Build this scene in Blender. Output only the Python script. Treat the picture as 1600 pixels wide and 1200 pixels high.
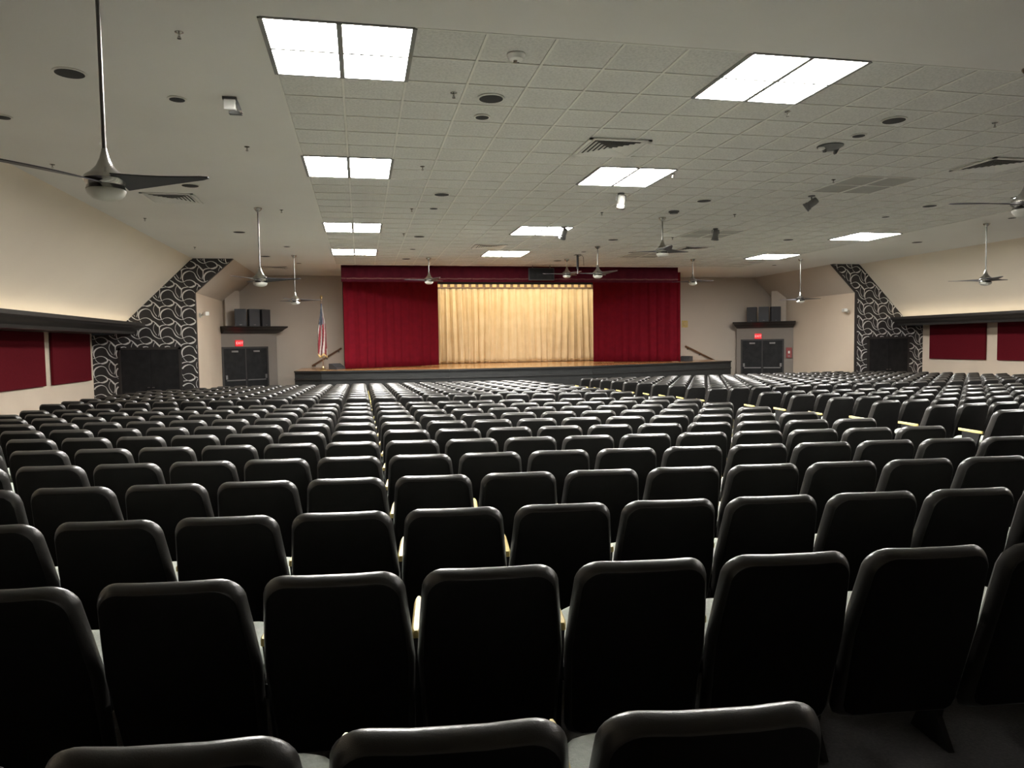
import bpy, bmesh, math, random
from mathutils import Vector, Matrix
random.seed(7)
for o in list(bpy.data.objects): bpy.data.objects.remove(o, do_unlink=True)
SC = bpy.context.scene
COL = SC.collection
PI = math.pi
# ------------------------------------------------------------------ camera, world, exposure
EYE = 1.509                       # eye above the floor at y = 0
SLOPE = .0209                     # the floor falls towards the stage
CEIL = EYE + 2.605
T = .6096                         # ceiling tile
GX, GY = -.7149, 6.1417           # corner of the tiled field
F_PX, YAW, PITCH, ROLL = 1132.2157, .2047, -.0556, -.0148
def cam_axes():
    cy, sy, cp, sp = math.cos(YAW), math.sin(YAW), math.cos(PITCH), math.sin(PITCH)
    f = Vector((sy*cp, cy*cp, sp)); r0 = Vector((cy, -sy, 0)); u0 = r0.cross(f)
    return (math.cos(ROLL)*r0 + math.sin(ROLL)*u0, -math.sin(ROLL)*r0 + math.cos(ROLL)*u0, f)
RI, UP, FW = cam_axes()
cd = bpy.data.cameras.new('camera'); cam = bpy.data.objects.new('camera', cd); COL.objects.link(cam)
cd.sensor_fit = 'HORIZONTAL'; cd.sensor_width = 36; cd.lens = F_PX/1600*36; cd.clip_start = .05; cd.clip_end = 200
cam.matrix_world = Matrix(((RI.x, UP.x, -FW.x, 0), (RI.y, UP.y, -FW.y, 0), (RI.z, UP.z, -FW.z, EYE), (0, 0, 0, 1)))
SC.camera = cam
w = bpy.data.worlds.new('world'); SC.world = w; w.use_nodes = True
w.node_tree.nodes['Background'].inputs[0].default_value = (.02, .02, .02, 1)
w.node_tree.nodes['Background'].inputs[1].default_value = .3
SC.view_settings.view_transform = 'Standard'; SC.view_settings.look = 'None'
SC.view_settings.gamma = 1; SC.view_settings.use_curve_mapping = False
SC.view_settings.exposure = 0.0
PANEL_E = 105.0        # ceiling light panels
COVE_E = 9.5         # strips in the side coves
STAGE_W = 150.0       # batten over the gold curtain
def area(name, loc, target, sx, sy, watts, col):
    l = bpy.data.lights.new(name, 'AREA'); l.shape = 'RECTANGLE'; l.size = sx; l.size_y = sy; l.energy = watts; l.color = col
    o = bpy.data.objects.new(name, l); COL.objects.link(o); o.location = loc
    o.rotation_euler = (Vector(target)-Vector(loc)).to_track_quat('-Z', 'Y').to_euler()
    return o
area('stage_batten_light', (6.0, 28.2, EYE+2.55), (6.0, 29.45, EYE+.1), 7.5, .25, STAGE_W, (1, .86, .62))

def px(p):                        # world -> photo pixel (1600 x 1200), used to sort seats
    d = Vector(p) - Vector((0, 0, EYE)); k = d.dot(FW)
    return 800+F_PX*d.dot(RI)/k, 600-F_PX*d.dot(UP)/k, k
def floor_z(y): return -SLOPE*y

# ------------------------------------------------------------------ materials
MATS = {}
def mat(name, col, rough=.6, metal=0, spec=.5, noise=None, bump=None, emit=None, sheen=0, coat=0):
    m = bpy.data.materials.new(name); m.use_nodes = True; nt = m.node_tree; b = nt.nodes['Principled BSDF']
    b.inputs['Base Color'].default_value = (*col, 1); b.inputs['Roughness'].default_value = rough
    b.inputs['Metallic'].default_value = metal; b.inputs['Specular IOR Level'].default_value = spec
    if sheen: b.inputs['Sheen Weight'].default_value = sheen
    if coat: b.inputs['Coat Weight'].default_value = coat; b.inputs['Coat Roughness'].default_value = .15
    tc = nt.nodes.new('ShaderNodeTexCoord')
    if noise:                     # (scale, second colour, detail)
        n = nt.nodes.new('ShaderNodeTexNoise'); n.inputs['Scale'].default_value = noise[0]; n.inputs['Detail'].default_value = noise[2] if len(noise) > 2 else 4
        r = nt.nodes.new('ShaderNodeValToRGB'); r.color_ramp.elements[0].position = .35; r.color_ramp.elements[1].position = .65
        r.color_ramp.elements[0].color = (*col, 1); r.color_ramp.elements[1].color = (*noise[1], 1)
        nt.links.new(tc.outputs['Object'], n.inputs['Vector']); nt.links.new(n.outputs['Fac'], r.inputs[0]); nt.links.new(r.outputs[0], b.inputs['Base Color'])
    if bump:                      # (scale, strength)
        n = nt.nodes.new('ShaderNodeTexNoise'); n.inputs['Scale'].default_value = bump[0]; n.inputs['Detail'].default_value = 5
        bp = nt.nodes.new('ShaderNodeBump'); bp.inputs['Strength'].default_value = bump[1]; bp.inputs['Distance'].default_value = .01
        nt.links.new(tc.outputs['Object'], n.inputs['Vector']); nt.links.new(n.outputs['Fac'], bp.inputs['Height']); nt.links.new(bp.outputs[0], b.inputs['Normal'])
    if emit:
        b.inputs['Emission Color'].default_value = (*emit[0], 1); b.inputs['Emission Strength'].default_value = emit[1]
    MATS[name] = m
    return m
mat('gypsum', (.73, .715, .68), .85, noise=(.6, (.70, .685, .65)), bump=(60, .05))
mat('tile', (.68, .67, .635), .9, noise=(38, (.55, .545, .515), 8), bump=(70, .5))
mat('grid', (.72, .71, .655), .5)
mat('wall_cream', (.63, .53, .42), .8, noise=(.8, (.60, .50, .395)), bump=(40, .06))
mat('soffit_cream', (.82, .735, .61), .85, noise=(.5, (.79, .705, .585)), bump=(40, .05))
mat('back_wall', (.53, .465, .395), .85, noise=(.7, (.50, .44, .375)))
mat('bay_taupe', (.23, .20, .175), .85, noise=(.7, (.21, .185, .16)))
mat('rear_wall', (.20, .175, .145), .9, noise=(.7, (.18, .16, .13)))
mat('carpet', (.06, .057, .056), .95, noise=(90, (.085, .08, .077), 6), bump=(120, .4))
mat('trim_black', (.018, .016, .015), .5, noise=(8, (.024, .021, .019)))
mat('paper_black', (.016, .014, .014), .55, noise=(30, (.022, .02, .02)))
mat('paper_silver', (.74, .73, .71), .4, noise=(14, (.62, .61, .59)))
mat('door_black', (.009, .009, .010), .55, spec=.2, noise=(5, (.016, .016, .017)))
mat('metal_grey', (.20, .195, .19), .4, metal=1)
mat('rod_steel', (.17, .165, .155), .3, metal=1)
mat('chrome', (.40, .385, .36), .22, metal=1)
mat('blade', (.030, .028, .034), .45, noise=(6, (.04, .037, .043)))
mat('bowl_glass', (.55, .54, .48), .35, noise=(4, (.52, .51, .46)))
mat('seat_black', (.030, .028, .026), .31, spec=1.0, noise=(20, (.037, .0345, .032)), bump=(350, .10))
mat('seat_back_panel', (.0085, .0082, .008), .62, spec=.25, noise=(20, (.011, .0105, .010)), bump=(350, .10))
mat('seat_shell', (.010, .010, .010), .5, noise=(20, (.014, .014, .014)))
mat('seat_green', (.45, .48, .43), .85, noise=(60, (.39, .42, .37)), bump=(200, .2))
mat('seat_wood', (.72, .58, .22), .4, noise=(9, (.62, .48, .16)))
mat('red_panel', (.105, .005, .010), .95, spec=.15, noise=(25, (.09, .004, .009)), bump=(120, .2))
mat('red_velvet', (.125, .0035, .010), .9, spec=.1, noise=(6, (.105, .003, .009)))
mat('red_valance', (.075, .007, .015), .9, spec=.1, noise=(6, (.062, .006, .013)))
mat('fringe', (.15, .06, .055), .9, noise=(30, (.10, .03, .03)))
mat('gold_cloth', (.74, .60, .39), .6, spec=.3, noise=(3, (.68, .54, .33)))
mat('gold_header', (.72, .54, .25), .5, noise=(5, (.55, .38, .15)))
mat('stage_wood', (.52, .27, .10), .22, noise=(3, (.42, .20, .07)), coat=.3)
mat('stage_black', (.017, .018, .018), .55, spec=.3, noise=(4, (.021, .022, .022)))
mat('stage_lip', (.010, .010, .010), .5, noise=(4, (.014, .014, .014)))
mat('speaker_black', (.026, .027, .031), .6, noise=(120, (.04, .041, .046)), bump=(300, .2))
mat('dark_void', (.012, .011, .010), .8)
mat('white_plastic', (.75, .74, .70), .4, noise=(5, (.72, .71, .67)))
mat('grey_plastic', (.10, .10, .10), .5, noise=(5, (.12, .12, .12)))
mat('hole_black', (.018, .018, .020), .8, noise=(200, (.03, .03, .032)))
mat('wood_rail', (.16, .085, .04), .4, noise=(10, (.12, .06, .03)))
mat('brass', (.55, .42, .22), .35, metal=1)
mat('flag_red', (.20, .018, .025), .85, noise=(12, (.16, .015, .02)))
mat('flag_white', (.50, .44, .41), .85, noise=(12, (.42, .37, .345)))
mat('flag_blue', (.030, .037, .062), .85, noise=(12, (.10, .105, .12)))
mat('alarm_red', (.25, .03, .03), .5, noise=(10, (.21, .025, .025)))
mat('plaque', (.58, .45, .16), .5, noise=(20, (.48, .36, .12)))
mat('fixture_grey', (.20, .20, .19), .5)
mat('unlit', (.36, .355, .33), .6, noise=(6, (.34, .335, .31)))
mat('panel_lit', (.8, .8, .8), .5, noise=(4, (.78, .78, .78)), emit=((1, .972, .925), PANEL_E))
mat('cove_lit', (.8, .8, .8), .5, emit=((1, .87, .66), COVE_E))
mat('exit_red', (.35, .01, .01), .5, emit=((1, .02, .03), .75))
mat('exit_letter', (.8, .3, .3), .5, emit=((1, .25, .25), 1.8))

# ------------------------------------------------------------------ mesh helpers
class MB:
    def __init__(s): s.v = []; s.f = []; s.mi = []
    def add(s, vs, fs, mi=0):
        b = len(s.v); s.v += [tuple(v) for v in vs]; s.f += [tuple(b+i for i in f) for f in fs]; s.mi += [mi]*len(fs); return s
    def box(s, x0, x1, y0, y1, z0, z1, mi=0):
        return s.add([(x0,y0,z0),(x1,y0,z0),(x1,y1,z0),(x0,y1,z0),(x0,y0,z1),(x1,y0,z1),(x1,y1,z1),(x0,y1,z1)],
                     [(0,3,2,1),(4,5,6,7),(0,1,5,4),(1,2,6,5),(2,3,7,6),(3,0,4,7)], mi)
    def hexa(s, p, mi=0):         # 8 points: bottom 4 then top 4
        return s.add(p, [(0,3,2,1),(4,5,6,7),(0,1,5,4),(1,2,6,5),(2,3,7,6),(3,0,4,7)], mi)
    def prism(s, poly, a, b, mi=0):   # poly of 3d points, extruded from offset a to offset b
        n = len(poly); a = Vector(a); b = Vector(b)
        vs = [Vector(p)+a for p in poly] + [Vector(p)+b for p in poly]
        fs = [tuple(range(n-1, -1, -1)), tuple(range(n, 2*n))] + [(i, (i+1) % n, n+(i+1) % n, n+i) for i in range(n)]
        return s.add(vs, fs, mi)
    def lathe(s, prof, n=20, c=(0,0,0), axis='z', mi=0):   # prof: (r, h) list
        vs = []; fs = []
        for r, h in prof:
            for k in range(n):
                a = 2*PI*k/n; q = (r*math.cos(a), r*math.sin(a), h)
                if axis == 'y': q = (q[0], q[2], q[1])
                vs.append((c[0]+q[0], c[1]+q[1], c[2]+q[2]))
        for i in range(len(prof)-1):
            for k in range(n):
                a, b2 = i*n+k, i*n+(k+1) % n
                fs.append((a, b2, b2+n, a+n))
        fs.append(tuple(range(n-1, -1, -1))); fs.append(tuple((len(prof)-1)*n+k for k in range(n)))
        return s.add(vs, fs, mi)
    def tube(s, pts, r, n=8, mi=0):
        pts = [Vector(p) for p in pts]; vs = []; fs = []
        for i, p in enumerate(pts):
            d = (pts[min(i+1, len(pts)-1)]-pts[max(i-1, 0)]).normalized()
            u = d.cross(Vector((0, 0, 1)))
            if u.length < .01: u = Vector((1, 0, 0))
            u.normalize(); v = d.cross(u); rr = r[i] if isinstance(r, (list, tuple)) else r
            vs += [p+u*rr*math.cos(2*PI*k/n)+v*rr*math.sin(2*PI*k/n) for k in range(n)]
        for i in range(len(pts)-1):
            for k in range(n):
                a, b2 = i*n+k, i*n+(k+1) % n; fs.append((a, b2, b2+n, a+n))
        fs.append(tuple(range(n-1, -1, -1))); fs.append(tuple((len(pts)-1)*n+k for k in range(n)))
        return s.add(vs, fs, mi)
    def grid(s, fn, nu, nv, mi=0):
        vs = [fn(i/nu, j/nv) for j in range(nv+1) for i in range(nu+1)]
        fs = [(j*(nu+1)+i, j*(nu+1)+i+1, (j+1)*(nu+1)+i+1, (j+1)*(nu+1)+i) for j in range(nv) for i in range(nu)]
        return s.add(vs, fs, mi)
    def mesh(s, name, mats, smooth=False, bevel=0):
        me = bpy.data.meshes.new(name); me.from_pydata(s.v, [], s.f)
        for m in (mats if isinstance(mats, (list, tuple)) else [mats]): me.materials.append(MATS[m])
        me.polygons.foreach_set('material_index', s.mi)
        bm = bmesh.new(); bm.from_mesh(me)
        bmesh.ops.recalc_face_normals(bm, faces=bm.faces)
        if bevel:
            ed = [e for e in bm.edges if len(e.link_faces) == 2 and e.calc_face_angle(0) > .6]
            bmesh.ops.bevel(bm, geom=ed, offset=bevel, segments=2, affect='EDGES', profile=.6)
        bm.to_mesh(me); bm.free()
        if smooth: me.polygons.foreach_set('use_smooth', [True]*len(me.polygons)); me.set_sharp_from_angle(angle=.7)
        return me
    def build(s, name, mats, parent=None, smooth=False, bevel=0, loc=None, rz=0):
        return link(name, s.mesh(name, mats, smooth, bevel), parent, loc, rz)
def link(name, me, parent=None, loc=None, rz=0):
    o = bpy.data.objects.new(name, me); COL.objects.link(o)
    if parent: o.parent = parent
    if loc: o.location = loc
    if rz: o.rotation_euler.z = rz
    return o
def tag(o, label=None, cat=None, group=None, kind=None):
    for k, v in (('label', label), ('category', cat), ('group', group), ('kind', kind)):
        if v: o[k] = v
    return o
def thing(name, label, cat, loc=(0, 0, 0), rz=0, group=None):
    o = bpy.data.objects.new(name, None); COL.objects.link(o); o.location = loc; o.rotation_euler.z = rz; o.empty_display_size = .1
    return tag(o, label, cat, group)
def struct(o): return tag(o, kind='structure')
ORD = ['zeroth', 'first', 'second', 'third', 'fourth', 'fifth', 'sixth', 'seventh', 'eighth', 'ninth', 'tenth', 'eleventh', 'twelfth', 'thirteenth',
       'fourteenth', 'fifteenth', 'sixteenth', 'seventeenth', 'eighteenth', 'nineteenth', 'twentieth', 'twenty-first', 'twenty-second', 'twenty-third', 'twenty-fourth']

# ------------------------------------------------------------------ the room
Y0, Y1 = -4.5, 31.5               # rear wall, end of the stage house
YW, YB = 22.6, 27.8               # wing walls, wall either side of the stage opening
XL = dict(low=-7.47, ledge=-6.05, top=-4.7, inn=-3.6, edge=-4.68, s=1)
XR = dict(low=19.84, ledge=18.48, top=17.19, inn=16.16, edge=17.15, s=-1)
Z = lambda z: z + EYE
struct(MB().hexa([(-9, Y0, floor_z(Y0)-.2), (21.5, Y0, floor_z(Y0)-.2), (21.5, Y1, floor_z(Y1)-.2), (-9, Y1, floor_z(Y1)-.2),
                  (-9, Y0, floor_z(Y0)), (21.5, Y0, floor_z(Y0)), (21.5, Y1, floor_z(Y1)), (-9, Y1, floor_z(Y1))]).build('floor', 'carpet'))
NI, NJ = 23, 29
TX1, TY1 = GX+NI*T, GY+NJ*T
m = MB()
m.box(XL['top']-.15, XR['top']+.15, Y0, GY-.012, CEIL, CEIL+.15)
m.box(XL['top']-.15, GX-.012, GY-.012, YB+.1, CEIL, CEIL+.15); m.box(TX1+.012, XR['top']+.15, GY-.012, YB+.1, CEIL, CEIL+.15)
m.box(GX-.012, TX1+.012, TY1+.012, YB+.1, CEIL, CEIL+.15)
m.box(GX-.02, TX1+.02, GY-.02, TY1+.02, CEIL+.15, CEIL+.2)
ceiling = struct(m.build('ceiling', 'gypsum'))
LI = (0, 7, 14, 21); LJ = (0, 7, 16, 23)
holes = {(i+a, j+b) for i in LI for j in LJ for a in (0, 1) for b in (0, 1)}
tile_me = MB().box(.012, T-.012, .012, T-.012, .004, .02).mesh('tile', 'tile', bevel=.004)
cells = [(i, j) for j in range(NJ) for i in range(NI) if (i, j) not in holes]
def cell_px(c): return px((GX+(c[0]+.5)*T, GY+(c[1]+.5)*T, CEIL))
near = [c for c in cells if c[1] < 17 and -40 < cell_px(c)[0] < 1640]
near = sorted(near, key=lambda c: cell_px(c)[2])[:298]
nearset = set(near)
for c in near:
    link('tile', tile_me, ceiling, (GX+c[0]*T, GY+c[1]*T, CEIL))
m = MB()
for i, j in cells:
    if (i, j) not in nearset: m.box(GX+i*T+.012, GX+(i+1)*T-.012, GY+j*T+.012, GY+(j+1)*T-.012, CEIL+.004, CEIL+.02)
tag(m.build('far_tiles', 'tile', ceiling), kind='stuff')
for i in range(NI+1): MB().box(GX+i*T-.012, GX+i*T+.012, GY, TY1, CEIL-.004, CEIL+.012).build('grid_runner', 'grid', ceiling)
for j in range(NJ+1):
    MB().box(GX, TX1, GY+j*T-.012, GY+j*T+.012, CEIL-.0035, CEIL+.0115).build('grid_cross_tee', 'grid', ceiling)

def side(S, n):                    # everything of one side wall
    s = S['s']; nm = n
    X = lambda d: S['low']+s*d     # d metres in from the low wall
    fy = lambda y: floor_z(y)
    # lower wall
    a, b = S['low']-s*.15, S['low']
    w = MB().hexa([(a, Y0, fy(Y0)-.1), (b, Y0, fy(Y0)-.1), (b, YW, fy(YW)-.1), (a, YW, fy(YW)-.1), (a, Y0, Z(.8)), (b, Y0, Z(.8)), (b, YW, Z(.8)), (a, YW, Z(.8))])
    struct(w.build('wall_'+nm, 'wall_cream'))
    # sloped upper wall
    p0 = (S['ledge']-s*(1.05-.28*1.0), Z(.53)) ; p1 = (S['top'], CEIL+.02)
    nx, nz = -s*.7, .72
    struct(MB().hexa([(p0[0], Y0, p0[1]), (p0[0], YW, p0[1]), (p0[0]+nx*.12, YW, p0[1]+nz*.12), (p0[0]+nx*.12, Y0, p0[1]+nz*.12),
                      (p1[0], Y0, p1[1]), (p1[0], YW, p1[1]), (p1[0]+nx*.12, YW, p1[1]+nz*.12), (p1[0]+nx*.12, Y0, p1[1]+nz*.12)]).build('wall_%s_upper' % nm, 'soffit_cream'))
    # cornice ledge with a crown profile
    e = S['ledge']
    prof = [(e, .74), (e, .66), (e-s*.05, .64), (e-s*.09, .60), (e-s*.20, .55), (e-s*.28, .50), (e-s*.30, .43), (e-s*.62, .44), (S['low'], .46), (S['low'], .50), (e-s*.40, .56), (e-s*.06, .64), (e-s*.05, .74)]
    tr = MB().prism([(x, 0, Z(z)) for x, z in prof], (0, Y0, 0), (0, YW, 0)).build('trim_%d' % (1 if nm == 'left' else 2), 'trim_black')
    struct(tr)
    MB().box(min(e-s*.26, e-s*.34), max(e-s*.26, e-s*.34), 2.0, YW-.05, Z(.555), Z(.585)).build('light_strip', 'cove_lit', tr)
    # wing wall with patterned paper
    soff = lambda x: .26+(x-(S['ledge']-s*1.05))/(S['top']-(S['ledge']-s*1.05))*(2.605-.26)
    fz = floor_z(YW)-EYE-.05
    poly = [(S['low'], fz), (S['low'], .42), (S['ledge']-s*1.05+s*.15, .42), (S['top'], 2.605), (S['inn'], 2.605), (S['edge'], 1.62), (S['edge'], fz)]
    wing = struct(MB().prism([(x, 0, Z(z)) for x, z in poly], (0, YW, 0), (0, YW+.15, 0)).build('wall_wing_'+nm, 'paper_black'))
    d0, d1 = (-6.75, -5.16) if s > 0 else (17.62, 19.22)
    def inside(x, z):
        if d0-.06 < x < d1+.06 and z < .05: return False
        c = False; n_ = len(poly)
        for i in range(n_):
            (xa, za), (xb, zb) = poly[i], poly[(i+1) % n_]
            if (za > z) != (zb > z) and x < (xb-xa)*(z-za)/(zb-za)+xa: c = not c
        return c
    # swirl motif, in units of one repeat
    J = lambda *p: [((x-495)/628, -(y-590)/583) for x, y in p]
    strokes = [(J((495,590),(462,500),(470,400),(520,320),(600,270),(690,252),(770,280),(820,330),(855,410),(900,490),(960,545),(1040,588),(1123,590)), (9,20,26,26,20,14,9,9,14,18,18,12,9)),
               (J((495,590),(570,545),(680,530),(770,565),(832,625),(838,670),(790,730),(700,762),(620,742),(545,690),(500,620)), (8,9,12,16,24,24,20,14,9,8,8)),
               (J((832,625),(900,655),(960,720),(1010,780),(1045,815)), (10,18,24,30,20)),
               (J((1045,820),(1100,775),(1200,750),(1320,742),(1420,700)), (26,18,13,12,14)),
               (J((1045,810),(1045,900),(1035,990),(1005,1085)), (24,13,9,10)),
               (J((925,700),(885,780),(870,870),(895,960),(960,1070)), (8,8,8,9,10))]
    PW, PH, SH = .585, .542, .023
    mb = MB()
    def spline(pts, ws, sub=4):
        o = []
        for i in range(len(pts)-1):
            a_, b_ = pts[i], pts[i+1]; p_ = pts[max(i-1, 0)]; n_ = pts[min(i+2, len(pts)-1)]
            for k in range(sub):
                t = k/sub; h = [(-t+2*t*t-t**3)/2, (2-5*t*t+3*t**3)/2, (t+4*t*t-3*t**3)/2, (-t*t+t**3)/2]
                o.append((sum(c*q[0] for c, q in zip(h, (p_, a_, b_, n_))), sum(c*q[1] for c, q in zip(h, (p_, a_, b_, n_))), ws[i]*(1-t)+ws[i+1]*t))
        o.append((*pts[-1], ws[-1])); return o
    base = [spline(p, w_) for p, w_ in strokes]
    xa = min(S['low'], S['inn'])
    for iu in range(-2, 9):
        for iv in range(-2, 10):
            for st in base:
                q = [(xa+(u+iu)*PW+iv*SH, fz+(v+iv)*PH+.16, wd/628*PW*.80) for u, v, wd in st]
                for (x0, z0, w0), (x1, z1, w1) in zip(q[:-1], q[1:]):
                    if not (inside(x0, z0) and inside(x1, z1)): continue
                    L = math.hypot(x1-x0, z1-z0) or 1; ux, uz = -(z1-z0)/L, (x1-x0)/L
                    mb.add([(x0-ux*w0, YW-.003, Z(z0-uz*w0)), (x0+ux*w0, YW-.003, Z(z0+uz*w0)), (x1+ux*w1, YW-.003, Z(z1+uz*w1)), (x1-ux*w1, YW-.003, Z(z1-uz*w1))], [(0, 1, 2, 3)])
    tag(mb.build('paper_swirls', 'paper_silver', wing), kind='stuff')
    # door in the wing wall
    dn = 1 if nm == 'left' else 2
    dr = bpy.data.objects.new('door_%d' % dn, None); COL.objects.link(dr); dr.location = ((d0+d1)/2, YW, floor_z(YW)); struct(dr)
    h = EYE+.0-floor_z(YW); ww = d1-d0
    MB().box(-ww/2-.04, -ww/2+.02, -.03, 0, 0, h+.04).box(ww/2-.02, ww/2+.04, -.03, 0, 0, h+.04).box(-ww/2-.04, ww/2+.04, -.03, 0, h-.02, h+.04).build('door_frame', 'trim_black', dr)
    for q in (-1, 1):
        lf = MB().box(min(q*.006, q*(ww/2-.02)), max(q*.006, q*(ww/2-.02)), -.022, 0, .01, h-.02).build('door_leaf', 'door_black', dr, bevel=.004)
        MB().box(min(q*.03, q*.09), max(q*.03, q*.09), -.05, -.02, .86, .88).build('handle', 'metal_grey', lf)
    # side wall and slope beyond the wing wall
    a, b = S['edge']-s*.15, S['edge']
    fb = floor_z(YB)-.1
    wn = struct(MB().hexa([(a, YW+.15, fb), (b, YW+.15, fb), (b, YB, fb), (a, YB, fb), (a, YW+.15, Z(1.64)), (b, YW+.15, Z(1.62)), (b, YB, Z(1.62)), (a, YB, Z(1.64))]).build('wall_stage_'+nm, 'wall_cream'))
    MB().hexa([(b, YW+.15, Z(1.62)), (b-s*.1, YW+.15, Z(1.72)), (b-s*.1, YB, Z(1.72)), (b, YB, Z(1.62)),
               (S['inn'], YW+.15, CEIL), (S['inn']-s*.1, YW+.15, CEIL+.1), (S['inn']-s*.1, YB, CEIL+.1), (S['inn'], YB, CEIL)]).build('slope', 'back_wall', wn)
side(XL, 'left'); side(XR, 'right')
struct(MB().box(-9, 21.5, Y0-.15, Y0, -.3, CEIL+.2).build('wall_rear', 'rear_wall'))
# wall around the stage opening, and the stage house behind it
OX0, OX1 = -.62, 12.55
m = MB()
m.box(-4.83, OX0, YB, YB+.15, floor_z(YB)-.1, CEIL+.1); m.box(OX1, 17.3, YB, YB+.15, floor_z(YB)-.1, CEIL+.1)
struct(m.build('wall_front', 'back_wall'))
m = MB()
m.box(OX0-.15, OX0, YB+.15, Y1, floor_z(YB)-.2, Z(3.2)); m.box(OX1, OX1+.15, YB+.15, Y1, floor_z(YB)-.2, Z(3.2))
m.box(OX0-.15, OX1+.15, Y1, Y1+.15, floor_z(Y1)-.2, Z(3.2)); m.box(OX0-.15, OX1+.15, 24.3, Y1+.15, Z(2.62)+.16, Z(3.3))
struct(m.build('wall_stage_house', 'dark_void'))

# ------------------------------------------------------------------ stage
DECK = -.78
edge = [(-2.13, 24.5), (-1.26, 23.95), (1.62, 23.4), (2.76, 23.15), (7.58, 23.25), (9.04, 23.8), (9.65, 24.0), (14.0, 25.7)]
st = thing('stage', 'low stage with black panelled front and polished wood floor', 'stage', (5.8, 24, floor_z(24)))
inv = Matrix.Translation((-5.8, -24, -floor_z(24)))
def stage_part(mb, name, mt, **k):
    mb.v = [tuple(inv @ Vector(p)) for p in mb.v]; return mb.build(name, mt, st, **k)
top = [(x, y, Z(DECK)) for x, y in edge] + [(14.0, YB-.01, Z(DECK)), (OX1-.02, YB-.01, Z(DECK)), (OX1-.02, Y1-.02, Z(DECK)), (OX0+.02, Y1-.02, Z(DECK)), (OX0+.02, YB-.01, Z(DECK)), (-2.13, YB-.01, Z(DECK))]
stage_part(MB().prism(top, (0, 0, -.05), (0, 0, 0)), 'deck', 'stage_wood')
for i in range(len(edge)-1):
    (xa, ya), (xb, yb) = edge[i], edge[i+1]
    d = Vector((xb-xa, yb-ya, 0)).normalized(); n = Vector((d.y, -d.x, 0))
    P = lambda t, off, z: Vector((xa, ya, 0))*(1-t)+Vector((xb, yb, 0))*t+n*off+Vector((0, 0, z))
    zb = floor_z(25)-.1
    stage_part(MB().hexa([P(0, -.14, zb), P(1, -.14, zb), P(1, -.02, zb), P(0, -.02, zb), P(0, -.14, Z(DECK)-.05), P(1, -.14, Z(DECK)-.05), P(1, -.02, Z(DECK)-.05), P(0, -.02, Z(DECK)-.05)]), 'front_panel', 'stage_black')
    for z0, z1, off in ((-.055, -.001, .03), (-.30, -.25, .012)):
        stage_part(MB().hexa([P(0, -.03, Z(DECK)+z0), P(1, -.03, Z(DECK)+z0), P(1, off, Z(DECK)+z0), P(0, off, Z(DECK)+z0), P(0, -.03, Z(DECK)+z1), P(1, -.03, Z(DECK)+z1), P(1, off, Z(DECK)+z1), P(0, off, Z(DECK)+z1)]), 'front_rail', 'stage_lip')
for x in (-2.13, 14.0):
    s = 1 if x < 0 else -1; ya = 24.5 if x < 0 else 25.7
    stage_part(MB().box(min(x, x+s*.12), max(x, x+s*.12), ya+.02, YB-.01, floor_z(25)-.1, Z(DECK)-.05), 'end_panel', 'stage_black')
# curtains
def drape(name, mt, a, b, z0, z1, folds, amp, label, cat, thick=.025, bottom_amp=1.0, group=None, seed=1, nv=10):
    rnd = random.Random(seed); L = math.dist(a, b); d = ((b[0]-a[0])/L, (b[1]-a[1])/L); n = (-d[1], d[0])
    ph = [rnd.uniform(0, 6.28) for _ in range(4)]
    def f(u, v):
        w = u+.018*math.sin(7*u+ph[1])+.010*math.sin(19*u+ph[2])*v
        k = amp*(.75+.25*math.sin(5*u+ph[0]))*(1+(bottom_amp-1)*v)
        y = k*math.sin(2*PI*folds*w+.5*math.sin(3*v+ph[3])*v)+.35*k*math.sin(4.6*PI*folds*w+ph[0])
        return (a[0]+d[0]*u*L+n[0]*y, a[1]+d[1]*u*L+n[1]*y, z1+(z0-z1)*v)
    mb = MB().grid(f, int(folds*10), nv); o = mb.build(name, mt, smooth=True)
    md = o.modifiers.new('thickness', 'SOLIDIFY'); md.thickness = thick; md.offset = 0
    return tag(o, label, cat, group)
va = drape('valance', 'red_valance', (-.56, 24.08), (11.05, 24.08), Z(2.07), CEIL-.005, 26, .014, 'dark red valance hanging across the top of the stage', 'curtain', bottom_amp=1.6, nv=4)
MB().grid(lambda u, v: (-.56+11.61*u, 24.035+.012*math.sin(160*u), Z(2.20-.035*v-.012*abs(math.sin(95*u)))), 260, 1).build('fringe_band', 'fringe', va)
drape('red_curtain', 'red_velvet', (-.53, 25.15), (2.86, 27.35), Z(DECK)+.015, Z(2.62), 10, .032, 'dark red stage curtain left of the gold curtain', 'curtain', seed=3)
drape('red_curtain', 'red_velvet', (8.98, 27.35), (11.92, 25.75), Z(DECK)+.015, Z(2.62), 10, .032, 'dark red stage curtain right of the gold curtain', 'curtain', seed=5)
gc = drape('gold_curtain', 'gold_cloth', (2.4, 29.5), (10.6, 29.5), Z(DECK)+.02, Z(2.26), 27, .085, 'bright gold pleated curtain at the back of the stage', 'curtain', seed=8, bottom_amp=1.25, nv=16)
m = MB()
for k in range(28): m.box(2.45+k*.29, 2.45+k*.29+.17, 29.43, 29.46, Z(2.33), Z(2.44))
m.build('header_tabs', 'gold_header', gc)
MB().box(2.4, 10.6, 29.47, 29.52, Z(2.28), Z(2.44)).build('track', 'wood_rail', gc)
MB().grid(lambda u, v: (2.4+8.2*u, 29.42+.03*math.sin(180*u), Z(DECK)+.09+.02*v), 240, 1).build('hem', 'gold_header', gc)

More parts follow.
